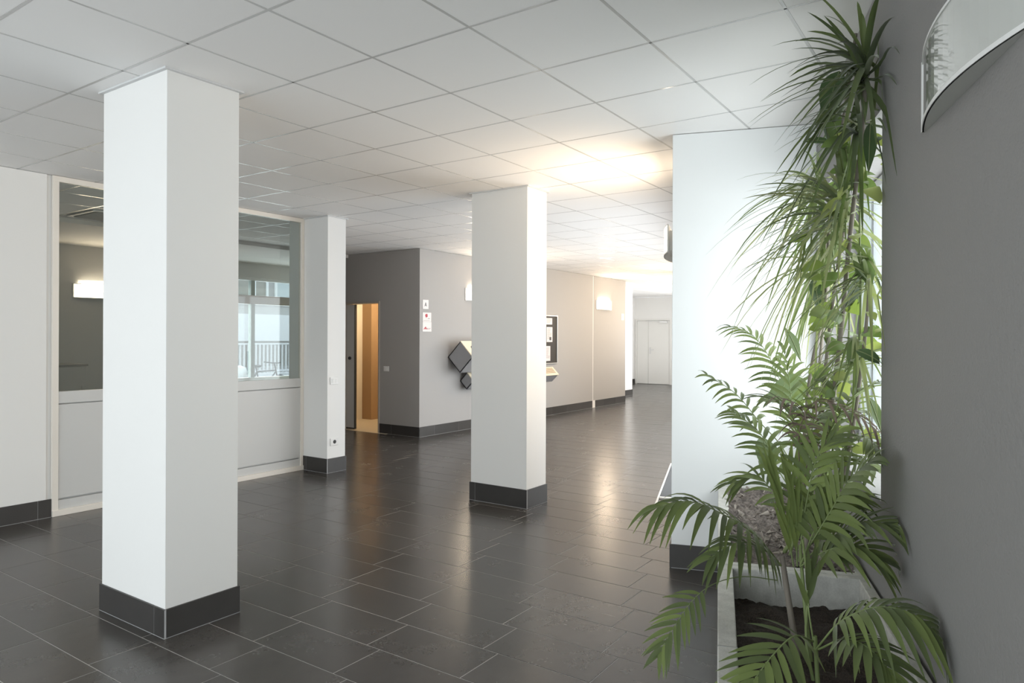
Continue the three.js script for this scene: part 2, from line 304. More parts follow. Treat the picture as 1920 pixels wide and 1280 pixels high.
part('wall_face', merge([bx(22.2, 22.45, 0, H, -11.2, -10.08), bx(22.2, 22.45, 2.2, H, -10.08, -8.8), bx(22.2, 22.45, 0, H, -8.8, -6.6), bx(22.26, 22.45, 0, 2.2, -10.08, -8.8)]), mWhite, wallEnd);
{
  const door = struct('door_2', 'white double leaf door with steel lever at the corridor end', 'door'), m = std(rgb(0.78, 0.77, 0.74), 0.4);
  part('door_frame', merge([bx(22.17, 22.26, 0, 2.2, -10.08, -10.03), bx(22.17, 22.26, 0, 2.2, -8.85, -8.8), bx(22.17, 22.26, 2.15, 2.2, -10.03, -8.85)]), m, door);
  part('leaf', rbx(22.2, 22.25, 0.008, 2.145, -10.027, -9.623), m, door);
  const big = part('leaf', rbx(22.2, 22.25, 0.008, 2.145, -9.617, -8.853), m, door);
  part('lever', merge([bx(22.185, 22.2, 1.02, 1.24, -9.58, -9.53), bx(22.15, 22.165, 1.145, 1.17, -9.57, -9.43), bx(22.16, 22.19, 1.145, 1.17, -9.57, -9.545)]), mSteel, big);
  part('door_closer', merge([bx(22.14, 22.2, 2.06, 2.12, -9.2, -8.92), bx(22.12, 22.14, 2.12, 2.135, -9.7, -9.0)]), mSteel, big);
}
// diagonal closing wall of the alcove
{
  const w = struct('wall_diagonal', 'grey wall closing the alcove behind the slim column', 'wall'), len = Math.hypot(8.16 - 5.62, -9.7 + 6.9), g = bx(0, len, 0, H, -0.08, 0);
  const m = part('wall_face', g, mGrey, w); w.position.set(5.62, 0, -6.9); w.rotation.y = Math.atan2(9.7 - 6.9, 8.16 - 5.62); m.userData = {};
}
// small warm-lit room behind the doorway
const mCream = std(rgb(0.78, 0.72, 0.6), 0.6), mBeigeFloor = std(rgb(0.6, 0.52, 0.4), 0.35), mBrown = std(rgb(0.36, 0.23, 0.12), 0.6);
const wallToilet = struct('wall_toilet', 'cream walls of the small warm lit room behind the doorway', 'wall');
part('wall_face', merge([bx(8.36, 8.62, 0, 2.5, -8.2, -8.12), bx(9.75, 9.85, 0, 2.5, -9.9, -8.1), bx(8.36, 9.85, 0, 2.5, -8.12, -8.0), bx(8.36, 9.85, 0, 2.5, -9.98, -9.86)]), mCream, wallToilet);
part('room_ceiling', bx(8.36, 9.85, 2.5, 2.55, -9.98, -8.0), mCream, wallToilet);
part('room_floor', bx(8.1, 9.85, -0.0022, 0.004, -9.98, -8.0), mBeigeFloor, wallToilet);
part('brown_pilaster', bx(9.35, 9.75, 0.004, 2.3, -9.86, -9.62), mBrown, wallToilet);
{
  const door = struct('door_3', 'grey door leaf standing open inside the doorway', 'door');
  part('door_frame', merge([bx(8.14, 8.37, 2.11, 2.143, -9.06, -8.2), bx(8.14, 8.37, 0, 2.11, -8.222, -8.2), bx(8.14, 8.37, 0, 2.11, -9.06, -9.03)]), std(rgb(0.4, 0.36, 0.31), 0.45), door);
  const leaf = part('leaf', rbx(8.2, 8.24, 0.03, 2.1, -9.03, -8.84), mOffice, door);
  part('edge_seal', merge([bx(8.198, 8.242, 0.02, 2.1, -8.838, -8.825), bx(8.198, 8.242, 0.012, 0.03, -9.03, -8.825)]), mDark, leaf);
  part('knob', new THREE.SphereGeometry(0.028, 14, 10).translate(8.18, 1.2, -8.93), mDark, leaf);
}
{
  const l = thing('ceiling_spot', 'small round warm ceiling spot in the little cream room', 'lamp', [9.1, 2.5, -8.75]);
  part('trim_ring', new THREE.TorusGeometry(0.05, 0.01, 8, 24).rotateX(Math.PI / 2).translate(0, -0.004, 0), mAlu, l);
  part('bulb_face', new THREE.CylinderGeometry(0.045, 0.045, 0.006, 24).translate(0, -0.004, 0), new THREE.MeshStandardMaterial({ color: 0xffffff, emissive: rgb(1, 0.72, 0.38), emissiveIntensity: 8 }), l);
  const p = new THREE.PointLight(rgb(1, 0.8, 0.56), 3.2); p.position.set(0, -0.08, 0); p.castShadow = true; p.shadow.radius = 3; p.name = 'spot_glow'; l.add(p);
}

// office behind the glass
const wallOffice = struct('wall_office', 'grey office walls seen through the glass partition', 'wall');
part('wall_face', merge([bx(-2.7, 6.6, 0, H, -11.32, -11.07), bx(6.6, 9.9, 0, 0.75, -11.32, -11.07), bx(6.6, 9.9, 2.62, H, -11.32, -11.07), bx(9.9, 10.1, 0, H, -11.32, -10.0), bx(1.2, 1.4, 0, H, -11.07, -6.95)]), mOffice, wallOffice);
part('office_floor', (() => { const g = new THREE.ExtrudeGeometry(new THREE.Shape([[1.4, 6.95], [5.64, 6.95], [8.14, 9.72], [8.14, 10.0], [9.9, 10.0], [9.9, 11.07], [1.4, 11.07]].map(([x, y]) => new THREE.Vector2(x, y))), { depth: 0.005, bevelEnabled: false }); g.rotateX(-Math.PI / 2); g.translate(0, -0.002, 0); return g; })(), std(rgb(0.25, 0.24, 0.23), 0.5), wallOffice);
part('ceiling_band', bx(1.4, 9.9, H - 0.05, H + 0.01, -11.07, -8.95), std(rgb(0.72, 0.7, 0.67), 0.8), wallOffice);
{
  const w = struct('window_6', 'brown framed office window looking out on the street', 'window'), m = std(rgb(0.3, 0.26, 0.22), 0.5);
  part('transom', bx(6.6, 9.9, 2.15, 2.307, -11.22, -11.12), m, w);
  part('window_frame', merge([bx(6.6, 6.66, 0.75, 2.62, -11.22, -11.12), bx(9.84, 9.9, 0.75, 2.62, -11.22, -11.12), bx(6.6, 9.9, 0.75, 0.81, -11.22, -11.12), bx(6.6, 9.9, 2.58, 2.62, -11.22, -11.12)]), mWindowFrame, w);
  part('mullion', merge([bx(7.82, 7.9, 0.81, 2.58, -11.21, -11.13), bx(8.9, 8.96, 0.81, 2.58, -11.21, -11.13)]), std(rgb(0.32, 0.36, 0.34), 0.45), w);
  for (const [a, b] of [[6.66, 7.82], [7.9, 8.9], [8.96, 9.84]]) for (const [c, d] of [[0.81, 2.15], [2.307, 2.58]]) part('pane', bx(a, b, c, d, -11.172, -11.167), mGlass, w);
}
areaLight('daylight_office_window', DAY, 3.5, 3.1, 1.7, new THREE.Vector3(8.25, 1.6, -11.3), new THREE.Vector3(0, 0, 1));

// ---------------------------------------------------------------- columns
function column(label, x0, x1, z0, z1, base, cuts) {
  const c = thing('column', label, 'column'); c.userData.kind = 'structure';
  part('shaft', rbx(x0, x1, 0, H, z0, z1, 0.003), mWhite, c);
  part('ceiling_trim', merge([bx(x0 - 0.02, x1 + 0.02, H - 0.006, H + 0.004, z0 - 0.02, z0), bx(x0 - 0.02, x1 + 0.02, H - 0.006, H + 0.004, z1, z1 + 0.02), bx(x0 - 0.02, x0, H - 0.006, H + 0.004, z0, z1), bx(x1, x1 + 0.02, H - 0.006, H + 0.004, z0, z1)]), std(rgb(0.66, 0.66, 0.66), 0.5), c);
  if (base) {
    skirting(c, 'z', z0 - 0.011, z1 + 0.011, x0, -1, cuts.left ?? [], base); skirting(c, 'x', x0, x1 + 0.011, z1, 1, cuts.right ?? [], base);
    skirting(c, 'z', z0 - 0.011, z1, x1, 1, [], base); skirting(c, 'x', x0, x1, z0, -1, [], base);
  }
  return c;
}
column('large white square column with slate base, in front of the office glass', 1.966, 2.386, -4.172, -3.512, 0.15, { left: [-3.6] });
column('white column with slate base standing free beyond the large one', 5.325, 5.66, -4.127, -3.488, 0.172, { left: [-4.07] });
const slim = column('slim white column at the end of the office glass', 5.39, 5.66, -6.93, -6.25, 0.165, { left: [-6.6] });

// ---------------------------------------------------------------- office glass partition
function partition(name, label, x0, x1, post0, post1) {
  const o = thing(name, label, 'partition', [0, 0, 0], 0, 'office glass partition bays'), z0 = -6.705, z1 = -6.655;
  part('post', rbx(x0, x0 + post0, 0.05, H - 0.048, z0, z1, 0.002), mFrame, o); part('post', rbx(x1 - post1, x1, 0.05, H - 0.048, z0, z1, 0.002), mFrame, o);
  part('top_rail', rbx(x0, x1, H - 0.048, H, z0, z1, 0.002), mFrame, o); part('bottom_rail', rbx(x0, x1, 0.0, 0.052, z0 - 0.002, z1 + 0.012, 0.003), mFrame, o);
  const a = x0 + post0, b = x1 - post1;
  part('middle_rail', rbx(a, b, 0.972, 1.074, -6.7, -6.663, 0.002), mPanel, o);
  part('back_panel', bx(a, b, 0.052, 1.0, -6.705, -6.701), mPanel, o);
  part('lower_panel', rbx(a, b, 0.147, 0.962, -6.7, -6.668, 0.002), mPanel, o); part('kick_panel', rbx(a, b, 0.052, 0.132, -6.7, -6.668, 0.002), mPanel, o);
  part('pane', bx(a, b, 1.074, H - 0.048, -6.685, -6.677), mGlass, o); return o;
}
partition('glass_partition', 'office glass partition bay beside the warm white wall', 2.723, 4.06, 0.05, 0.025);
partition('glass_partition', 'office glass partition bay beside the slim white column', 4.06, 5.388, 0.025, 0.04);

// office contents
{
  const c = thing('low_cabinet', 'low grey office cabinet against the office back wall', 'cabinet');
  part('body', rbx(3.4, 4.78, 0.05, 1.13, -11.05, -10.62, 0.004), mOffice, c); part('cabinet_top', rbx(3.38, 4.8, 1.13, 1.16, -11.06, -10.6, 0.003), std(rgb(0.3, 0.3, 0.29), 0.5), c); part('plinth', bx(3.42, 4.76, 0.003, 0.05, -11.03, -10.65), mDark, c);
  for (const [a, b] of [[3.41, 4.09], [4.1, 4.77]]) { const d = part('door', rbx(a, b, 0.07, 1.12, -10.62, -10.602, 0.002), mPanel, c); part('handle', bx(b - 0.06, b - 0.045, 0.7, 0.85, -10.602, -10.585), mSteel, d); }
  const v = thing('air_vent', 'square slatted air vent in the office ceiling', 'vent', [0, 0, 0]);
  part('vent_frame', merge([bx(3.72, 4.32, H - 0.012, H + 0.001, -8.74, -8.7), bx(3.72, 4.32, H - 0.012, H + 0.001, -8.16, -8.12), bx(3.72, 3.76, H - 0.012, H + 0.001, -8.7, -8.16), bx(4.28, 4.32, H - 0.012, H + 0.001, -8.7, -8.16)]), std(rgb(0.75, 0.73, 0.7), 0.5), v);
  part('backing', bx(3.76, 4.28, H - 0.002, H + 0.001, -8.7, -8.16), std(rgb(0.6, 0.57, 0.53), 0.5), v);
  for (let i = 0; i < 10; i++) part('slat', new THREE.BoxGeometry(0.52, 0.003, 0.045).rotateX(0.6).translate(4.02, H - 0.012, -8.67 + i * 0.053), std(rgb(0.6, 0.57, 0.53), 0.5), v);
}

// ---------------------------------------------------------------- wall lamps: bow-fronted boxes, open at the top
const mLampMetal = std(rgb(0.78, 0.78, 0.76), 0.35), mLampGlass = new THREE.MeshPhysicalMaterial({ color: rgb(0.52, 0.53, 0.5), roughness: 0.12, clearcoat: 1, clearcoatRoughness: 0.03 });
const mLampUnder = std(rgb(0.6, 0.6, 0.57), 0.5);
function wallLamp(label, pos, turn, lit, power = 1, bracket = 0) { // local x along the wall, z away from it, origin at the lower back edge's middle
  const o = thing('wall_lamp', label, 'lamp', pos, turn, 'bow fronted wall lamps'), L = 0.76, h = 0.213, N = 18, e0 = 0.006, bow = 0.05;
  const front = (s, off = 0) => { const x = (s - 0.5) * L; return new THREE.Vector2(x * (1 + off * 0.0), e0 + bow * (1 - (2 * s - 1) ** 2) + off); };
  const shell = (y0, y1, off0, off1, s0 = 0, s1 = 1) => { // curved slab between two offsets
    const sh = new THREE.Shape(); for (let i = 0; i <= N; i++) { const p = front(s0 + (s1 - s0) * i / N, off1); i ? sh.lineTo(p.x, -p.y) : sh.moveTo(p.x, -p.y); }
    for (let i = N; i >= 0; i--) { const p = front(s0 + (s1 - s0) * i / N, off0); sh.lineTo(p.x, -p.y); }
    const g = new THREE.ExtrudeGeometry(sh, { depth: y1 - y0, bevelEnabled: false }); g.rotateX(-Math.PI / 2); g.translate(0, y0, 0); return g;
  };
  const plate = (y0, y1) => { const sh = new THREE.Shape(); sh.moveTo(-L / 2, 0); for (let i = 0; i <= N; i++) { const p = front(i / N); sh.lineTo(p.x, -p.y); } sh.lineTo(L / 2, 0); const g = new THREE.ExtrudeGeometry(sh, { depth: y1 - y0, bevelEnabled: false }); g.rotateX(-Math.PI / 2); g.translate(0, y0, 0); return g; };
  if (bracket) part('wall_bracket', bx(-0.25, 0.25, 0.03, h - 0.03, -bracket, 0), mLampMetal, o);
  part('back_plate', bx(-L / 2, L / 2, 0.004, h, 0, 0.004), mLampMetal, o);
  part('bottom_plate', plate(0, 0.004), mLampUnder, o);
  part('lower_rim', shell(0, 0.012, -0.004, 0.002), mLampMetal, o); part('upper_rim', shell(h - 0.008, h, -0.004, 0.002), mLampMetal, o);
  for (const s of [-1, 1]) part('end_cap', bx(s > 0 ? L / 2 - 0.005 : -L / 2, s > 0 ? L / 2 : -L / 2 + 0.005, 0, h, 0, e0 + 0.004), mLampMetal, o);
  const glow = lit ? new THREE.MeshStandardMaterial({ color: rgb(0.9, 0.88, 0.84), roughness: 0.3, emissive: rgb(1, 0.86, 0.66), emissiveIntensity: 5 }) : mLampGlass;
  part('diffuser', shell(0.012, h - 0.008, -0.006, -0.001, lit ? 0.03 : 0.006, lit ? 0.97 : 0.994), glow, o);
  if (lit) {
    o.updateMatrixWorld(true);
    const out = new THREE.RectAreaLight(rgb(1, 0.8, 0.58), 72 * power, 0.62, 0.17); out.name = 'lamp_glow_out'; out.position.set(0, 0.107, e0 + bow + 0.012); out.rotation.y = Math.PI; o.add(out);
    const up = new THREE.RectAreaLight(rgb(1, 0.8, 0.58), 26 * power, 0.6, 0.034); up.name = 'lamp_glow_up'; up.position.set(0, h + 0.004, 0.024); up.rotation.x = Math.PI / 2; o.add(up);
  }
  return o;
}
wallLamp('unlit bow fronted glass wall lamp on the dark grey wall', dn(2.02, 2.187, WALL_N).toArray(), TURN + Math.PI, false);
wallLamp('lit wall lamp on the hidden side of the white wall end', dn(5.72, 2.197, PIER_N - 0.058).toArray(), TURN + Math.PI, true, 1, 0.058);
wallLamp('lit wall lamp above the tilted grey boxes', [9.67, 2.18, -7.34], 0, true);
wallLamp('lit wall lamp near the far end of the pale grey wall', [14.42, 2.196, -7.34], 0, true);
for (const [k, d] of [['beyond the entrance glazing', 13.9], ['halfway down the far corridor', 16.6]]) wallLamp(`lit wall lamp on the entrance wall ${k}`, dn(d, 2.197, PIER_N).toArray(), TURN + Math.PI, true, 1.3);
wallLamp('lit wall lamp on the office back wall behind the glass', [5.17, 2.113, -11.07], 0, true, 0.5);

// ---------------------------------------------------------------- signs, boards, switches
function canvasMaterial(w, h, draw) { const c = document.createElement('canvas'); c.width = w; c.height = h; draw(c.getContext('2d'), w, h); const t = new THREE.CanvasTexture(c); t.colorSpace = THREE.SRGBColorSpace; return new THREE.MeshStandardMaterial({ map: t, roughness: 0.5 }); }
function signPlate(name, label, x0, x1, y0, y1, material, group) {
  const o = thing(name, label, 'sign', [(x0 + x1) / 2, (y0 + y1) / 2, -7.34], 0, group), w = x1 - x0, h = y1 - y0;
  part('plate', rbx(-w / 2, w / 2, -h / 2, h / 2, 0, 0.006, 0.002), std(rgb(0.8, 0.79, 0.78), 0.4), o); part('print', new THREE.PlaneGeometry(w - 0.006, h - 0.006).translate(0, 0, 0.0068), material, o); return o;
}
signPlate('letter_sign', 'square white sign with a black letter A', 8.222, 8.36, 2.0, 2.145, canvasMaterial(256, 256, (c, w, h) => { c.fillStyle = '#ece7e6'; c.fillRect(0, 0, w, h); c.fillStyle = '#3a3a3c'; c.font = 'bold 150px sans-serif'; c.textAlign = 'center'; c.textBaseline = 'middle'; c.fillText('A', w / 2, h / 2 + 6); }));
const mRedPrint = (big) => canvasMaterial(256, 192, (c, w, h) => {
  c.fillStyle = '#efe4e2'; c.fillRect(0, 0, w, h);
  if (big) { c.fillStyle = '#b8404c'; for (const [x, y, r] of [[96, 62, 26], [122, 48, 24], [126, 74, 22], [104, 84, 22], [92, 44, 16]]) { c.beginPath(); c.arc(x, y, r, 0, 7); c.fill(); } c.fillStyle = '#8d7f80'; c.fillRect(150, 120, 66, 12); c.fillRect(96, 128, 20, 6); c.fillStyle = '#a8a0a0'; for (let i = 0; i < 6; i++) c.fillRect(24 + i * 32, 164, 24, 9); }
  else { c.fillStyle = '#b8404c'; c.beginPath(); c.moveTo(20, 140); c.lineTo(60, 112); c.lineTo(84, 88); c.lineTo(104, 116); c.lineTo(140, 140); c.fill(); c.fillStyle = '#8d7f80'; for (let i = 0; i < 4; i++) c.fillRect(130 + i * 26, 122, 18, 12); c.fillStyle = '#c06a72'; c.fillRect(20, 148, 190, 6); }
});
signPlate('logo_sign', 'white sign with a red flower mark under the letter sign', 8.222, 8.425, 1.8, 1.945, mRedPrint(true));
signPlate('logo_sign', 'white sign with low red lettering under the flower sign', 8.222, 8.43, 1.645, 1.797, mRedPrint(false));
signPlate('room_sign', 'small white room sign near the far wall end', 15.33, 15.47, 1.985, 2.14, canvasMaterial(128, 128, (c, w, h) => { c.fillStyle = '#e9e4e0'; c.fillRect(0, 0, w, h); c.fillStyle = '#777'; c.fillRect(54, 34, 20, 56); }));
{
  const b = thing('notice_board', 'dark notice board with a thin pale frame', 'notice board', [0, 0, -7.34]);
  part('board', bx(11.0, 12.28, 1.05, 1.985, 0, 0.02), std(rgb(0.035, 0.032, 0.03), 0.6), b);
  part('board_frame', merge([rbx(10.98, 12.305, 1.985, 2.008, 0, 0.035), rbx(10.98, 12.305, 1.03, 1.05, 0, 0.035), rbx(12.28, 12.305, 1.05, 1.985, 0, 0.035), rbx(10.98, 11.0, 1.05, 1.985, 0, 0.035)]), mAlu, b);
  const paper = (k) => canvasMaterial(128, 192, (c, w, h) => { c.fillStyle = '#e3dcdc'; c.fillRect(0, 0, w, h); c.fillStyle = '#9a9496'; for (let i = 0; i < 12; i++) c.fillRect(14, 18 + i * 12, 60 + ((i * 37 + k * 13) % 40), 4); if (k === 1) { c.fillStyle = '#4a4648'; c.fillRect(60, 130, 44, 40); } });
  const spots = [[11.55, 1.86, 0.21, 0.1, 0, 'upper'], [11.98, 1.885, 0.24, 0.13, 0, 'wide short sheet at the top right'], [12.0, 1.62, 0.22, 0.3, 1, 'sheet with a dark block'], [11.6, 1.58, 0.21, 0.297, 0, 'sheet'], [11.93, 1.24, 0.2, 0.297, 2, 'sheet at the lower right'], [11.5, 1.22, 0.21, 0.297, 2, 'sheet']];
  const words = ['small strip of paper pinned at the top of the notice board', 'wide short paper pinned in the upper corner of the notice board', 'paper with a dark block pinned on the notice board', 'plain paper pinned in the middle of the notice board', 'narrow paper pinned in the lower corner of the notice board', 'plain paper pinned low on the notice board'];
  spots.forEach(([x, y, w, h, k], i) => { const s = solo('notice_paper', new THREE.BoxGeometry(w, h, 0.0012), paper(k), words[i], 'paper', 'papers on the notice board'); s.position.set(x, y, -7.319); s.rotation.z = rr(-0.02, 0.02); });
}
// tilted grey boxes on the long wall: square prisms standing on an edge
function tiltedBox(label, x0, x1, y, side, striped) {
  const o = thing('tilted_box', label, 'wall box', [0, y, -7.34 + side * 0.7072 + 0.004], 0, 'tilted grey wall boxes'), s = side / 2, w = 0.018;
  const rot = (g) => g.rotateX(Math.PI / 4);
  part('shell', merge([rot(rbx(x0, x1, -s, -s + w, -s, s, 0.002)), rot(rbx(x0, x1, -s, s, -s, -s + w, 0.002)), rot(rbx(x0, x0 + w, -s, s, -s, s, 0.002)), rot(rbx(x1 - w, x1, -s, s, -s, s, 0.002)), rot(rbx(x0, x1, -s, s, s - w, s, 0.002))]), std(rgb(0.3, 0.3, 0.31), 0.5), o);
  const top = part('top_panel', rot(rbx(x0 - 0.002, x1 + 0.002, s, s + 0.014, -s, s + 0.014, 0.002)), std(rgb(0.78, 0.7, 0.54), 0.5), o);
  if (striped) for (let i = 0; i < 8; i++) part('leaflet_slot', rot(bx(x0 + 0.06, x1 - 0.06, s + 0.0142, s + 0.016, -s + 0.03 + i * (side - 0.06) / 8, -s + 0.038 + i * (side - 0.06) / 8)), mBrown, top);
  else for (let x = x0 + 0.2; x < x1 - 0.1; x += 0.45) part('round_opening', rot(new THREE.CylinderGeometry(0.07, 0.07, 0.004, 24).translate(x, s + 0.0145, 0)), mDark, top);
  return o;
}
tiltedBox('upper tilted grey box with a cream top and round openings', 8.84, 10.1, 1.235, 0.36, false);
tiltedBox('lower tilted grey box with a striped wooden top', 9.16, 11.9, 0.83, 0.2, true);

function switchPlate(name, label, pos, turn, socket) {
  const o = thing(name, label, socket ? 'socket' : 'switch', pos, turn);
  part('plate', rbx(-0.058, 0.058, -0.042, 0.042, 0, 0.009, 0.003), mSwitch, o);
  if (socket) { part('socket_face', new THREE.CylinderGeometry(0.022, 0.022, 0.006, 20).rotateX(Math.PI / 2).translate(0, 0, 0.008), mDark, o); }
  else for (let i = -1; i <= 1; i++) part('rocker', rbx(i * 0.026 - 0.0115, i * 0.026 + 0.0115, -0.023, 0.023, 0.007, 0.013, 0.002), mSwitch, o);
  return o;
}
switchPlate('light_switch', 'white light switch on the slim column', [5.487, 1.053, -6.25], 0, false);
switchPlate('wall_socket', 'white socket with a dark centre low on the slim column', [5.493, 0.35, -6.25], 0, true);
switchPlate('light_switch', 'grey light switch beside the open doorway', [8.16, 1.045, -8.05], -Math.PI / 2, false);

{ // entrance mat sunk in the floor
  const m = thing('entrance_mat', 'grey entrance mat in a pale metal frame on the floor', 'mat', [0, 0, 0], TURN);
  part('mat_field', rbx(6.95, 8.83, 0.0, 0.012, -0.545, -0.325, 0.003), std(rgb(0.1, 0.105, 0.11), 0.9), m);
  part('mat_frame', merge([rbx(6.6, 8.85, 0, 0.014, -0.566, -0.548, 0.002), rbx(8.83, 8.855, 0, 0.016, -0.545, -0.325, 0.002), rbx(6.9, 6.95, 0, 0.016, -0.545, -0.325, 0.002)]), std(rgb(0.8, 0.78, 0.74), 0.35), m);
}

// ---------------------------------------------------------------- the street behind the office window
{
  const road = solo('pavement', bx(-5, 40, -0.3, -0.06, -40, -11.35), std(rgb(0.5, 0.5, 0.5), 0.9), 'pale street pavement outside the office window', 'pavement'); road.userData.kind = 'structure'; road.name = 'floor_street';
  const f = thing('street_building', 'pale building with white framed windows across the street', 'building', [0, 0, -19]);
  part('facade', merge([bx(2, 30, 2.25, 9, -0.5, 0), bx(2, 30, -0.06, 0.55, -1.2, -0.9), bx(2, 30, -0.06, 2.25, -3, -2.6)]), std(rgb(0.45, 0.44, 0.44), 0.9), f);
  part('parapet', bx(2, 30, 1.42, 2.25, 0, 0.25), std(rgb(0.78, 0.78, 0.82), 0.9), f);
  for (let i = 0; i < 9; i++) { const x = 8 + i * 1.55, w = part('window', merge([bx(x, x + 1.3, 2.55, 2.62, 0, 0.05), bx(x, x + 1.3, 4.1, 4.17, 0, 0.05), bx(x, x + 0.08, 2.62, 4.1, 0, 0.05), bx(x + 1.22, x + 1.3, 2.62, 4.1, 0, 0.05), bx(x + 0.78, x + 0.84, 2.62, 4.1, 0, 0.05)]), std(rgb(0.85, 0.86, 0.87), 0.5), f); part('pane', bx(x + 0.08, x + 1.22, 2.62, 4.1, 0, 0.012), std(i % 2 ? rgb(0.35, 0.33, 0.3) : rgb(0.55, 0.6, 0.62), 0.2), w); }
  const fence = thing('slat_fence', 'pale vertical bar fence across the street', 'fence', [0, 0, -17.6]);
  part('fence_rail', merge([bx(6, 22, 0.52, 0.58, -0.03, 0.03), bx(6, 22, 1.32, 1.37, -0.03, 0.03)]), std(rgb(0.72, 0.72, 0.76), 0.6), fence);
  for (let i = 0; i < 60; i++) part('bar', bx(9 + i * 0.13, 9.045 + i * 0.13, -0.06, 1.35, -0.02, 0.02), std(rgb(0.7, 0.7, 0.73), 0.6), fence);
  part('kerb_wall', bx(6, 22, -0.06, 0.5, 0.05, 0.3), std(rgb(0.7, 0.7, 0.75), 0.9), fence);
  const bike = thing('bicycle', 'dark bicycle parked on the street', 'bicycle', [10.55, 0.27, -14.5], 0.15), mT = std(rgb(0.04, 0.04, 0.05), 0.5);
  for (const x of [-0.52, 0.52]) { const w = part('wheel', new THREE.TorusGeometry(0.33, 0.022, 8, 36).translate(x, 0, 0), mT, bike); part('spokes', merge([0, 1, 2, 3, 4, 5, 6, 7].map((k) => bx(-0.32, 0.32, -0.002, 0.002, -0.002, 0.002).rotateZ(k * Math.PI / 8).translate(x, 0, 0))), mSteel, w); }
  const V = (x, y) => new THREE.Vector3(x, y, 0);
  part('bike_frame', merge([[V(-0.52, 0), V(-0.1, -0.05)], [V(-0.1, -0.05), V(0.38, 0.42)], [V(-0.52, 0), V(-0.22, 0.45)], [V(-0.22, 0.45), V(0.36, 0.46)], [V(-0.1, -0.05), V(-0.25, 0.55)], [V(0.52, 0), V(0.34, 0.62)]].map((p) => tube(p, 0.017, 2, 8))), mT, bike);
  part('saddle', rbx(-0.38, -0.13, 0.55, 0.61, -0.06, 0.06, 0.03), mT, bike); part('handlebar', tube([new THREE.Vector3(0.26, 0.66, -0.27), new THREE.Vector3(0.36, 0.64, -0.1), new THREE.Vector3(0.36, 0.64, 0.1), new THREE.Vector3(0.26, 0.66, 0.27)], 0.014, 10, 6), mT, bike);
  const pts = []; for (const [r, y] of [[0, 0], [0.17, 0], [0.17, 0.55], [0.2, 0.6], [0.21, 0.78], [0.15, 0.92], [0.05, 0.97], [0, 0.97]]) pts.push(new THREE.Vector2(r, y));
  solo('bollard', new THREE.LatheGeometry(pts, 28), std(rgb(0.85, 0.86, 0.88), 0.5), 'white round topped bollard on the street', 'bollard').position.set(9.45, -0.06, -13.9);
}

// ---------------------------------------------------------------- planters
const concreteN = lattice(32, 21), concreteF = lattice(200, 22);
const concreteMap = texture(512, (x, y) => { const t = 0.6 * concreteN(x * 32, y * 32) + 0.4 * concreteF(x * 200, y * 200), b = 0.68 + 0.12 * t; return [b, b * 0.995, b * 0.965]; }, true, 0.8);
const mConcrete = std(rgb(1, 1, 1), 0.85, { map: concreteMap, bumpMap: plasterBump, bumpScale: 0.001 });
const RIM = 0.585, PW = 0.588;
function planter(label, d0, d1, seam) {
  const o = thing('planter', label, 'planter', [0, 0, 0], TURN, 'concrete planters along the grey wall'), t = 0.06, r = 0.04;
  const s = new THREE.Shape(); s.moveTo(d0, 0); s.lineTo(d1, 0); s.lineTo(d1, -PW); s.lineTo(d0, -PW); s.lineTo(d0, 0);
  const hole = new THREE.Path(); hole.moveTo(d0 + r, -t); hole.lineTo(d0 + r, -PW + r); hole.lineTo(d1 - r, -PW + r); hole.lineTo(d1 - r, -t); hole.lineTo(d0 + r, -t); s.holes.push(hole);
  const g = new THREE.ExtrudeGeometry(s, { depth: RIM - 0.01, bevelEnabled: true, bevelThickness: 0.004, bevelSize: 0.004, bevelOffset: -0.004, bevelSegments: 2 }); g.rotateX(-Math.PI / 2); g.translate(0, 0.005, 0);
  part('planter_body', metric(g.index ? g.toNonIndexed() : g), mConcrete, o);
  part('planter_bottom', bx(d0 + 0.02, d1 - 0.02, 0.02, 0.1, 0.03, PW - 0.03), mConcrete, o);
  if (seam) part('rim_seam', bx(seam, seam + 0.004, 0.01, RIM + 0.0006, -0.0006, t + 0.0006), std(rgb(0.3, 0.3, 0.28), 0.9), o);
  return o;
}
planter('near concrete planter filled with dark soil', 1.3, 3.155, 2.31);
planter('far concrete planter filled with grey mulch against the white wall', 3.16, 4.85);
const soilN = lattice(64, 31), soilF = lattice(64, 32);
function soilBed(name, label, d0, d1, y, amp, mat) {
  const nu = Math.round((d1 - d0) / 0.014), nv = Math.round((PW - 0.1) / 0.014), pos = [], idx = [], uv = [];
  for (let j = 0; j <= nv; j++) for (let i = 0; i <= nu; i++) { const d = d0 + (d1 - d0) * i / nu, n = 0.058 + (PW - 0.096) * j / nv; pos.push(d, y + amp * (0.9 * soilN(d * 9, n * 9) + 0.7 * soilF(d * 34, n * 34) + 0.5 * soilN(d * 71 + 3, n * 71)) - amp, n); uv.push(d, n); }
  for (let j = 0; j < nv; j++) for (let i = 0; i < nu; i++) { const a = j * (nu + 1) + i; idx.push(a, a + nu + 1, a + 1, a + 1, a + nu + 1, a + nu + 2); }
  const g = new THREE.BufferGeometry(); g.setAttribute('position', new THREE.Float32BufferAttribute(pos, 3)); g.setAttribute('uv', new THREE.Float32BufferAttribute(uv, 2)); g.setIndex(idx); g.computeVertexNormals();
  const m = solo(name, g, mat, label, 'soil'); m.rotation.y = TURN; m.userData.kind = 'stuff'; return m;
}
const soilTone = texture(512, (x, y) => { const t = concreteF(x * 200, y * 200); return [0.12 + 0.16 * t, 0.1 + 0.14 * t, 0.09 + 0.12 * t]; }, true, 0.5);
const mulchTone = texture(512, (x, y) => { const t = 0.5 * concreteF(x * 200, y * 60) + 0.5 * concreteN(x * 32, y * 32); return [0.22 + 0.36 * t, 0.2 + 0.34 * t, 0.19 + 0.32 * t]; }, true, 0.5);
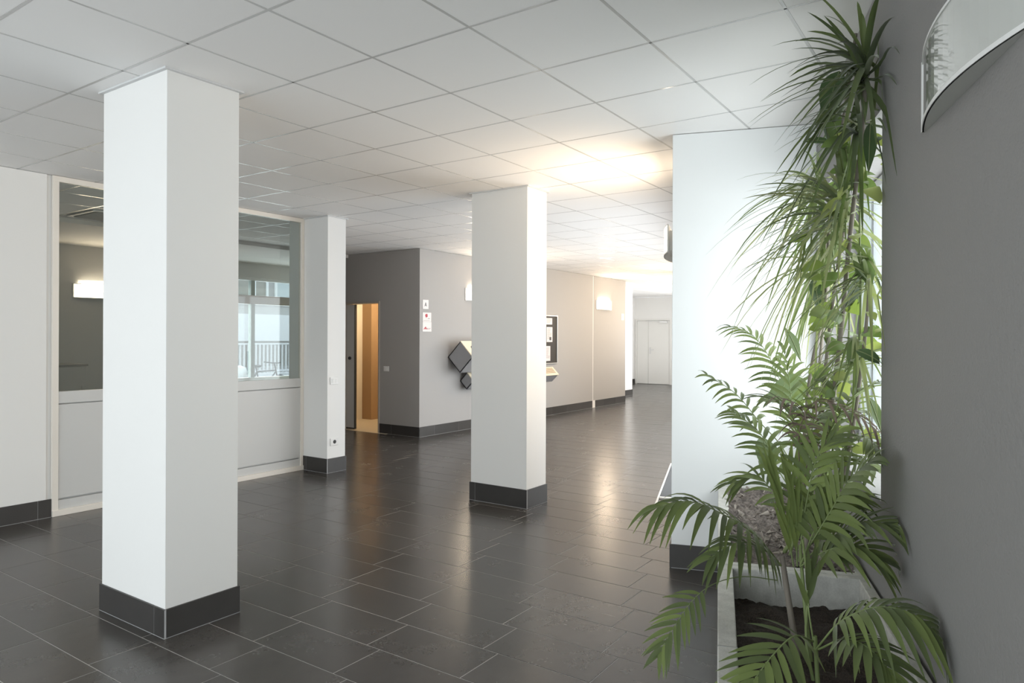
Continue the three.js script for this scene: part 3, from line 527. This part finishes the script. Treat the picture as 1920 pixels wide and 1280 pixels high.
soilBed('potting_soil', 'dark crumbly soil in the near planter', 1.35, 3.12, 0.45, 0.03, std(rgb(1, 1, 1), 1, { map: soilTone }));
soilBed('mulch', 'grey dry mulch in the far planter', 3.2, 4.81, 0.575, 0.05, std(rgb(1, 1, 1), 1, { map: mulchTone }));

{ // dry curled leaf litter lying on the mulch
  const litter = new THREE.InstancedMesh(new THREE.CylinderGeometry(0.02, 0.006, 0.055, 5, 2, true, 0, 2.2), std(rgb(0.34, 0.31, 0.28), 0.95), 620), m = new THREE.Matrix4(), e = new THREE.Euler(), q = new THREE.Quaternion();
  for (let i = 0; i < 620; i++) { const s = rr(0.35, 0.95); m.compose(new THREE.Vector3(rr(3.24, 4.78), 0.562 + rr(0, 0.02), rr(0.09, 0.52)), q.setFromEuler(e.set(rr(1.1, 2.0), rr(0, 6.28), rr(0, 6.28))), new THREE.Vector3(s, s, s)); litter.setMatrixAt(i, m); const k = rr(0.35, 1.25); litter.setColorAt(i, rgb(k, k * 0.97, k * 0.93)); }
  litter.name = 'leaf_litter'; litter.rotation.y = TURN; litter.castShadow = litter.receiveShadow = true; litter.userData = { kind: 'stuff', label: 'dry curled leaf litter on the far planter bed', category: 'litter' }; scene.add(litter);
}

// ---------------------------------------------------------------- plants
const UP = new THREE.Vector3(0, 1, 0);
const at = (x, y, depth) => camera.position.clone().addScaledVector(FWD, depth).addScaledVector(RIGHT, (x - 960) / FOCAL * depth).addScaledVector(new THREE.Vector3(0, 1, 0).addScaledVector(RIGHT, -ROLL), (CY - y) / FOCAL * depth);
function keepIn(v) { // leaves bend along the walls instead of passing through them
  const d = v.dot(DV), n = v.dot(NV), inWindow = d > 3.0 && d < 4.78 && v.y > 0.96 && v.y < 2.42;
  let nd = Math.min(d, PIER_D - 0.02), nn = inWindow ? Math.min(n, 0.82) : Math.min(n, WALL_N - 0.012);
  return v.addScaledVector(DV, nd - d).addScaledVector(NV, nn - n).setY(Math.min(v.y, H - 0.015));
}
const leafMat = (r, g, b, coat = 0.25, trans = 0.4) => new THREE.MeshPhysicalMaterial({ color: rgb(r, g, b), roughness: 1, transmission: trans, thickness: 0, clearcoat: coat, clearcoatRoughness: 0.35 });
const mDrac = [leafMat(0.085, 0.125, 0.028), leafMat(0.12, 0.165, 0.04), leafMat(0.06, 0.09, 0.022)];
const mPale = [leafMat(0.36, 0.38, 0.18), leafMat(0.27, 0.31, 0.12), leafMat(0.18, 0.24, 0.075)];
const mPalm = [leafMat(0.12, 0.165, 0.035), leafMat(0.165, 0.22, 0.05), leafMat(0.085, 0.12, 0.028)];
const mBroad = [leafMat(0.045, 0.085, 0.024, 0.8, 0.3), leafMat(0.11, 0.17, 0.04, 0.7, 0.4)];
const mCane = std(rgb(0.2, 0.175, 0.145), 0.85), mStem = std(rgb(0.17, 0.22, 0.08), 0.6), mDead = std(rgb(0.2, 0.15, 0.12), 0.9);
// leaf blade along a curve; prof(t) gives the half width
function blade(pts, half, prof, face, fold = 0.25) {
  const n = pts.length, pos = [], idx = [], uv = [], side = new THREE.Vector3(), tan = new THREE.Vector3(), nor = new THREE.Vector3();
  for (let i = 0; i < n; i++) {
    tan.subVectors(pts[Math.min(n - 1, i + 1)], pts[Math.max(0, i - 1)]).normalize(); side.crossVectors(tan, face).normalize(); nor.crossVectors(side, tan).normalize();
    const w = half * prof(i / (n - 1)); for (const s of [-1, 0, 1]) { const q = pts[i].clone().addScaledVector(side, s * w).addScaledVector(nor, s ? fold * w : 0); keepIn(q); pos.push(q.x, q.y, q.z); uv.push(s, i / n); }
  }
  for (let i = 0; i + 1 < n; i++) for (let k = 0; k < 2; k++) { const a = i * 3 + k; idx.push(a, a + 1, a + 3, a + 1, a + 4, a + 3); }
  const g = new THREE.BufferGeometry(); g.setAttribute('position', new THREE.Float32BufferAttribute(pos, 3)); g.setAttribute('uv', new THREE.Float32BufferAttribute(uv, 2)); g.setIndex(idx); g.computeVertexNormals(); return g;
}
const strapProf = (t) => Math.min(1, 0.55 + t * 2.2) * Math.pow(Math.max(0, 1 - t), 0.55) + 0.02, ovalProf = (t) => Math.sin(Math.PI * Math.min(1, Math.pow(t, 0.8))) + 0.015;
const lanceProf = (t) => Math.pow(Math.sin(Math.PI * Math.pow(Math.min(1, t * 0.96 + 0.03), 0.6)), 0.8) + 0.02;
function rosette(plant, c, count, len, half, mats, opt = {}) {
  for (let i = 0; i < count; i++) {
    const f = (i + 0.5) / count, el = THREE.MathUtils.lerp(opt.top ?? 1.35, opt.low ?? -0.6, Math.pow(f, 0.85)) + rr(-0.15, 0.15); let az = rr(0, Math.PI * 2);
    if (Math.cos(az) > 0.1 && rnd() < (opt.away ?? 0.55)) az = Math.PI - az;
    const dir = new THREE.Vector3().addScaledVector(NV, Math.cos(az) * Math.cos(el)).addScaledVector(DV, Math.sin(az) * Math.cos(el)).addScaledVector(UP, Math.sin(el));
    const L = len * rr(0.72, 1.12), sag = (opt.sag ?? 0.45) * rr(0.5, 1.3), pts = [], start = c.clone().addScaledVector(UP, rr(-0.09, 0.04));
    for (let k = 0; k <= 8; k++) { const t = k / 8; pts.push(keepIn(start.clone().addScaledVector(dir, L * t).addScaledVector(UP, -sag * L * t * t))); }
    const face = new THREE.Vector3().crossVectors(new THREE.Vector3().crossVectors(dir, UP), dir).add(new THREE.Vector3(rr(-0.3, 0.3), 0.05, rr(-0.3, 0.3))).normalize();
    part('leaf', blade(pts, half * rr(0.8, 1.15), strapProf, face, 0.3), mats[Math.floor(rnd() * mats.length)], plant);
  }
}
function spikyPlant(label, cane, r, crowns) {
  const o = thing('dragon_tree', label, 'plant', [0, 0, 0], 0, 'tall spiky leaved plants'); part('cane', tube(cane.map(keepIn), r, 24, 8, 0.75), mCane, o);
  for (const [c, count, len, half, mats, opt] of crowns) rosette(o, c, count, len, half, mats, opt); return o;
}
const soilAt = (d, n, y) => dn(d, y, n);
spikyPlant('tall spiky plant whose crown reaches the ceiling by the grey wall', [soilAt(3.35, 0.36, 0.56), at(1560, 760, 3.05), at(1596, 420, 2.86), at(1618, 230, 2.75), at(1624, 110, 2.68)], 0.011, [[at(1624, 120, 2.68), 62, 0.42, 0.013, mDrac, { sag: 0.42, low: -0.75, away: 0.6 }], [at(1610, 215, 2.78), 34, 0.33, 0.012, mDrac, { sag: 0.45, low: -1.1, top: 0.6 }]]);
spikyPlant('spiky plant with a dense pale striped crown at half height of the window', [soilAt(3.5, 0.3, 0.56), at(1530, 820, 3.2), at(1562, 560, 3.05), at(1586, 400, 2.93)], 0.01, [[at(1584, 392, 2.93), 92, 0.46, 0.011, [...mPale, mDrac[1]], { sag: 0.5, low: -0.6, top: 1.2, away: 0.72 }]]);
spikyPlant('spiky plant with long drooping pale leaves before the white wall', [soilAt(3.9, 0.3, 0.56), at(1520, 800, 3.5), at(1548, 500, 3.4), at(1540, 340, 3.35)], 0.009, [[at(1538, 345, 3.35), 60, 0.5, 0.01, [...mPale, mDrac[1]], { sag: 0.65, low: -0.7, top: 1.1, away: 0.75 }], [at(1545, 470, 3.38), 44, 0.46, 0.009, mPale, { sag: 0.9, low: -1.2, top: 0.4, away: 0.75 }]]);
spikyPlant('shorter spiky plant with thin leaves in front of the bright window', [soilAt(3.3, 0.42, 0.56), at(1590, 850, 2.95), at(1625, 600, 2.85), at(1632, 500, 2.82)], 0.009, [[at(1628, 500, 2.82), 46, 0.34, 0.009, [mPale[1], mPale[2], mDrac[1]], { sag: 0.6, low: -1.0, away: 0.6 }], [at(1606, 640, 2.9), 34, 0.3, 0.008, [mPale[1], mDrac[1]], { sag: 0.7, low: -0.8, top: 0.6 }]]);

{ // broad leaved climber
  const o = thing('rubber_plant', 'broad leaved plant with dark glossy oval leaves among the spiky ones', 'plant');
  part('stem', tube([soilAt(3.7, 0.33, 0.56), at(1505, 850, 3.35), at(1520, 700, 3.3), at(1548, 560, 3.2), at(1562, 420, 3.1), at(1572, 300, 3.0), at(1590, 160, 2.85), at(1605, 60, 2.75)].map(keepIn), 0.012, 32, 8, 0.5), mCane, o);
  part('branch', tube([at(1548, 560, 3.2), at(1570, 330, 2.95), at(1625, 265, 2.8)].map(keepIn), 0.008, 14, 6, 0.6), mCane, o);
  const L = [[1560, 175, 2.95, 105, 48, 75, 0], [1548, 232, 3.0, 75, 42, 100, 0], [1572, 250, 2.95, 110, 40, 110, 1], [1540, 262, 3.0, 70, 17, 175, 0], [1618, 180, 2.75, 90, 24, 95, 1], [1630, 270, 2.72, 95, 26, 88, 0], [1550, 352, 3.05, 60, 16, 160, 0], [1566, 372, 3.0, 60, 24, 120, 1], [1548, 395, 3.1, 34, 22, 170, 0], [1531, 548, 3.2, 62, 26, 100, 0], [1622, 500, 2.85, 70, 34, 110, 1], [1600, 545, 2.9, 64, 26, 60, 0], [1545, 590, 3.2, 60, 24, 70, 1], [1632, 665, 2.72, 62, 22, 152, 0], [1600, 655, 2.9, 56, 26, 70, 1], [1487, 640, 3.4, 70, 24, 115, 1], [1562, 642, 3.1, 48, 18, 140, 1], [1437, 850, 3.5, 74, 46, 100, 1], [1475, 730, 3.5, 90, 54, 20, 1], [1640, 770, 2.8, 70, 26, 110, 1], [1610, 130, 2.8, 70, 30, 80, 0], [1590, 300, 2.9, 80, 30, 100, 1]];
  for (const [x, y, z, len, wid, ang, k] of L) {
    const a = ang * Math.PI / 180, dx = -Math.cos(a) * len / 2, dy = Math.sin(a) * len / 2, pts = [], bend = rr(-0.03, 0.03);
    for (let i = 0; i <= 9; i++) { const t = i / 9; pts.push(at(x - dx + 2 * dx * t, y - dy + 2 * dy * t + 0.12 * len * (t - 0.5) ** 2 * 2, z + bend * Math.sin(t * 3) - 0.05 * t)); }
    const face = FWD.clone().negate().add(new THREE.Vector3(rr(-0.5, 0.5), rr(0, 0.7), rr(-0.5, 0.5))).normalize();
    const lf = part('leaf', blade(pts, wid / FOCAL * z / 2, ovalProf, face, 0.18), mBroad[k], o); part('midrib', tube(pts.map((p) => p.clone().addScaledVector(face, 0.0015)), 0.0016, 9, 4), mPale[1], lf);
  }
}
{ // light green climber filling the window between the canes
  const o = thing('climbing_vine', 'light green vine with many small oval leaves before the window', 'plant'), stems = [];
  for (let k = 0; k < 3; k++) { const st = [soilAt(3.35 + 0.12 * k, 0.3 + 0.06 * k, 0.56), at(1540 + 24 * k, 830, 3.15 - 0.1 * k), at(1572 + 20 * k, 620, 3.05 - 0.09 * k), at(1560 + 26 * k, 400, 3.0 - 0.1 * k), at(1590 + 14 * k, 290 - 30 * k, 2.9 - 0.06 * k)].map(keepIn); stems.push(new THREE.CatmullRomCurve3(st)); part('stem', tube(st, 0.006, 24, 6, 0.5), mStem, o); }
  const mVine = [leafMat(0.2, 0.27, 0.05, 0.5, 0.5), leafMat(0.13, 0.2, 0.04, 0.6, 0.45), leafMat(0.28, 0.33, 0.08, 0.4, 0.5)];
  for (let i = 0; i < 110; i++) {
    const p = stems[i % 3].getPointAt(rr(0.18, 1)), az = rr(0, 6.283), dir = new THREE.Vector3().addScaledVector(NV, Math.cos(az)).addScaledVector(DV, Math.sin(az)).addScaledVector(UP, rr(-0.5, 0.7)).normalize(), L = rr(0.06, 0.12), pts = [], s0 = p.clone().addScaledVector(dir, rr(0.01, 0.09));
    for (let k = 0; k <= 7; k++) { const t = k / 7; pts.push(keepIn(s0.clone().addScaledVector(dir, L * t).addScaledVector(UP, -0.45 * L * t * t))); }
    part('leaf', blade(pts, L * rr(0.24, 0.34), ovalProf, new THREE.Vector3(rr(-1, 1), rr(0.2, 1), rr(-1, 1)).addScaledVector(FWD, -0.8).normalize(), 0.15), mVine[i % 3], o);
  }
}
// feather-leaved palms: frond (rachis) > leaflet
function frond(palm, pts, o = {}) {
  const c = new THREE.CatmullRomCurve3(pts.map((p) => keepIn(at(...p)))), fr = part('frond', tube(c.getPoints(16), o.r ?? 0.0035, 20, 5, 0.4), o.dead ? mDead : mStem, palm), n = o.n ?? 13, L = o.len ?? 0.19, from = o.from ?? 0.3;
  const mats = o.dead ? [mDead] : o.mats ?? mPalm;
  for (let i = 0; i < n; i++) for (const s of [-1, 1]) {
    const t = from + (1 - from) * (i + 0.5 + 0.2 * s) / n, p = c.getPointAt(Math.min(1, t)), tan = c.getTangentAt(Math.min(1, t)), u = (t - from) / (1 - from);
    const nor = (o.face ? o.face.clone() : UP.clone()).addScaledVector(FWD, -0.35); nor.addScaledVector(tan, -nor.dot(tan)).normalize(); const side = new THREE.Vector3().crossVectors(tan, nor).multiplyScalar(s);
    const spread = (o.spread ?? 1) * THREE.MathUtils.lerp(1.1, 0.45, u) + rr(-0.12, 0.12), dir = tan.clone().multiplyScalar(Math.cos(spread)).addScaledVector(side, Math.sin(spread)).addScaledVector(nor, 0.12).normalize();
    const ll = L * (0.5 + 0.62 * Math.sin(Math.PI * Math.min(1, 0.18 + u * 0.78))) * rr(0.88, 1.1), sag = (o.sag ?? 0.35) * rr(0.7, 1.3), q = [];
    for (let k = 0; k <= 6; k++) { const v = k / 6; q.push(p.clone().addScaledVector(dir, ll * v).addScaledVector(UP, -sag * ll * v * v)); }
    part('leaflet', blade(q.map(keepIn), (o.half ?? 0.0105) * rr(0.85, 1.15), lanceProf, nor, 0.25), mats[Math.floor(rnd() * mats.length)], fr);
  }
  return fr;
}
const palm = (label) => thing('parlour_palm', label, 'plant', [0, 0, 0], 0, 'feathery palms in the planters');
{
  const p = palm('bushy feathery palm in the middle of the plant row');
  const base = at(1500, 985, 3.25);
  part('stem', tube([soilAt(3.45, 0.28, 0.55), base, at(1505, 900, 3.25)].map(keepIn), 0.011, 10, 7, 0.7), mStem, p); part('stem', tube([soilAt(3.55, 0.33, 0.55), at(1520, 950, 3.3), at(1525, 850, 3.3)].map(keepIn), 0.009, 10, 7, 0.7), mStem, p);
  frond(p, [[1505, 900, 3.3], [1480, 770, 3.5], [1445, 672, 3.7], [1405, 622, 3.8], [1366, 610, 3.85]], { n: 14, len: 0.17, from: 0.45, sag: 0.5 });
  frond(p, [[1500, 900, 3.3], [1462, 830, 3.5], [1425, 790, 3.6], [1378, 735, 3.7], [1322, 700, 3.75]], { n: 9, len: 0.13, from: 0.5, sag: 0.55 });
  frond(p, [[1505, 950, 3.2], [1460, 880, 3.3], [1425, 810, 3.4], [1372, 768, 3.5]], { n: 12, len: 0.17, from: 0.3, sag: 0.45 });
  frond(p, [[1505, 990, 3.2], [1455, 930, 3.25], [1420, 890, 3.3], [1372, 905, 3.3]], { n: 11, len: 0.16, from: 0.35 });
  frond(p, [[1515, 900, 3.2], [1560, 800, 3.0], [1605, 735, 2.85], [1642, 715, 2.75]], { n: 12, len: 0.18, from: 0.3 });
  frond(p, [[1515, 930, 3.15], [1570, 850, 2.95], [1620, 815, 2.8], [1668, 840, 2.65]], { n: 12, len: 0.18, from: 0.3 });
  frond(p, [[1515, 880, 3.25], [1540, 780, 3.1], [1580, 700, 2.95], [1625, 660, 2.8]], { n: 12, len: 0.19, from: 0.3 });
  frond(p, [[1505, 900, 3.3], [1490, 800, 3.35], [1478, 700, 3.4], [1470, 650, 3.4]], { n: 12, len: 0.18, from: 0.25 });
  frond(p, [[1510, 900, 3.25], [1525, 790, 3.2], [1550, 720, 3.15], [1580, 690, 3.1]], { n: 12, len: 0.18, from: 0.25 });
  frond(p, [[1510, 920, 3.2], [1500, 820, 3.1], [1470, 755, 3.0], [1430, 745, 2.95]], { n: 12, len: 0.19, from: 0.25 });
  frond(p, [[1510, 940, 3.2], [1560, 870, 3.05], [1600, 850, 2.95], [1640, 880, 2.8]], { n: 12, len: 0.17, from: 0.25 });
  frond(p, [[1510, 940, 3.2], [1540, 850, 3.1], [1570, 780, 3.0], [1620, 770, 2.85]], { n: 12, len: 0.18, from: 0.25 });
  frond(p, [[1505, 930, 3.2], [1500, 800, 3.0], [1530, 750, 2.9], [1590, 765, 2.8], [1640, 800, 2.7]], { n: 10, len: 0.13, from: 0.4, dead: true, half: 0.006, sag: 0.8 });
  frond(p, [[1505, 930, 3.2], [1515, 820, 3.0], [1500, 760, 2.9], [1460, 742, 2.85]], { n: 8, len: 0.12, from: 0.4, dead: true, half: 0.006, sag: 0.8 });
}
{
  const p = palm('feathery palm rising from the dark soil with an arching side frond');
  part('stem', tube([soilAt(2.62, 0.27, 0.43), at(1478, 1120, 2.5), at(1466, 1040, 2.55)], 0.012, 10, 8, 0.8), mCane, p); part('stem', tube([soilAt(2.6, 0.31, 0.43), at(1508, 1120, 2.45), at(1500, 1020, 2.55)], 0.008, 10, 7, 0.7), mStem, p);
  part('stem', tube([soilAt(2.4, 0.3, 0.43), at(1512, 1200, 2.3), at(1515, 1100, 2.4), at(1505, 1010, 2.5)], 0.006, 10, 6, 0.7), mStem, p);
  frond(p, [[1470, 1065, 2.55], [1420, 1005, 2.5], [1355, 962, 2.45], [1290, 938, 2.42], [1232, 950, 2.4]], { n: 14, len: 0.17, from: 0.2, sag: 0.75, half: 0.012 });
  frond(p, [[1475, 1070, 2.55], [1435, 1030, 2.5], [1385, 1015, 2.45], [1330, 1045, 2.42]], { n: 10, len: 0.14, from: 0.25, sag: 0.6, half: 0.011 });
  frond(p, [[1488, 1060, 2.55], [1470, 960, 2.6], [1445, 880, 2.65]], { n: 5, len: 0.2, from: 0.1, sag: 0.02, spread: 0.22, half: 0.009, face: FWD.clone().negate(), mats: [mPalm[1]] });
  frond(p, [[1495, 1060, 2.55], [1490, 950, 2.6], [1478, 870, 2.65]], { n: 5, len: 0.18, from: 0.1, sag: 0.02, spread: 0.22, half: 0.009, face: FWD.clone().negate(), mats: [mPalm[1]] });
  frond(p, [[1500, 1050, 2.55], [1555, 960, 2.5], [1595, 895, 2.45], [1635, 860, 2.4]], { n: 13, len: 0.2, from: 0.25, half: 0.012 });
  frond(p, [[1500, 1055, 2.55], [1560, 1005, 2.5], [1620, 975, 2.42], [1680, 985, 2.35]], { n: 13, len: 0.19, from: 0.2, half: 0.012 });
  frond(p, [[1500, 1060, 2.5], [1550, 1030, 2.45], [1605, 1020, 2.4], [1655, 1050, 2.35]], { n: 11, len: 0.17, from: 0.25, half: 0.012 });
  frond(p, [[1498, 1050, 2.55], [1512, 940, 2.6], [1535, 850, 2.6], [1570, 810, 2.58]], { n: 12, len: 0.19, from: 0.3, half: 0.011 });
  frond(p, [[1500, 1060, 2.5], [1530, 985, 2.55], [1560, 930, 2.6], [1610, 930, 2.55]], { n: 12, len: 0.18, from: 0.25, half: 0.011 });
  frond(p, [[1458, 1086, 2.5], [1392, 1079, 2.45], [1336, 1094, 2.4], [1302, 1120, 2.38], [1265, 1172, 2.36], [1234, 1228, 2.35]], { n: 11, len: 0.105, from: 0.55, sag: 0.25, half: 0.008, r: 0.002 });
}
{
  const p = palm('low feathery palm spreading its fronds over the near planter rim');
  part('stem', tube([soilAt(2.15, 0.28, 0.43), at(1532, 1255, 2.12), at(1528, 1190, 2.12)], 0.008, 8, 7, 0.8), mStem, p);
  frond(p, [[1530, 1215, 2.12], [1580, 1160, 2.05], [1650, 1135, 1.98], [1715, 1150, 1.93], [1775, 1200, 1.9]], { n: 15, len: 0.15, from: 0.22, sag: 0.7, half: 0.0105 });
  frond(p, [[1525, 1200, 2.1], [1490, 1190, 2.05], [1450, 1225, 2.0], [1402, 1290, 1.95]], { n: 10, len: 0.15, from: 0.2, sag: 0.25, half: 0.0105 });
  frond(p, [[1535, 1215, 2.1], [1590, 1195, 2.0], [1640, 1222, 1.92], [1690, 1290, 1.86]], { n: 11, len: 0.13, from: 0.3, sag: 0.35, half: 0.0105 });
  frond(p, [[1530, 1230, 2.12], [1515, 1120, 2.15], [1522, 1060, 2.2]], { n: 3, len: 0.13, from: 0.5, sag: 0.02, spread: 0.25, face: FWD.clone().negate(), half: 0.009 });
}

renderer.render(scene, camera);
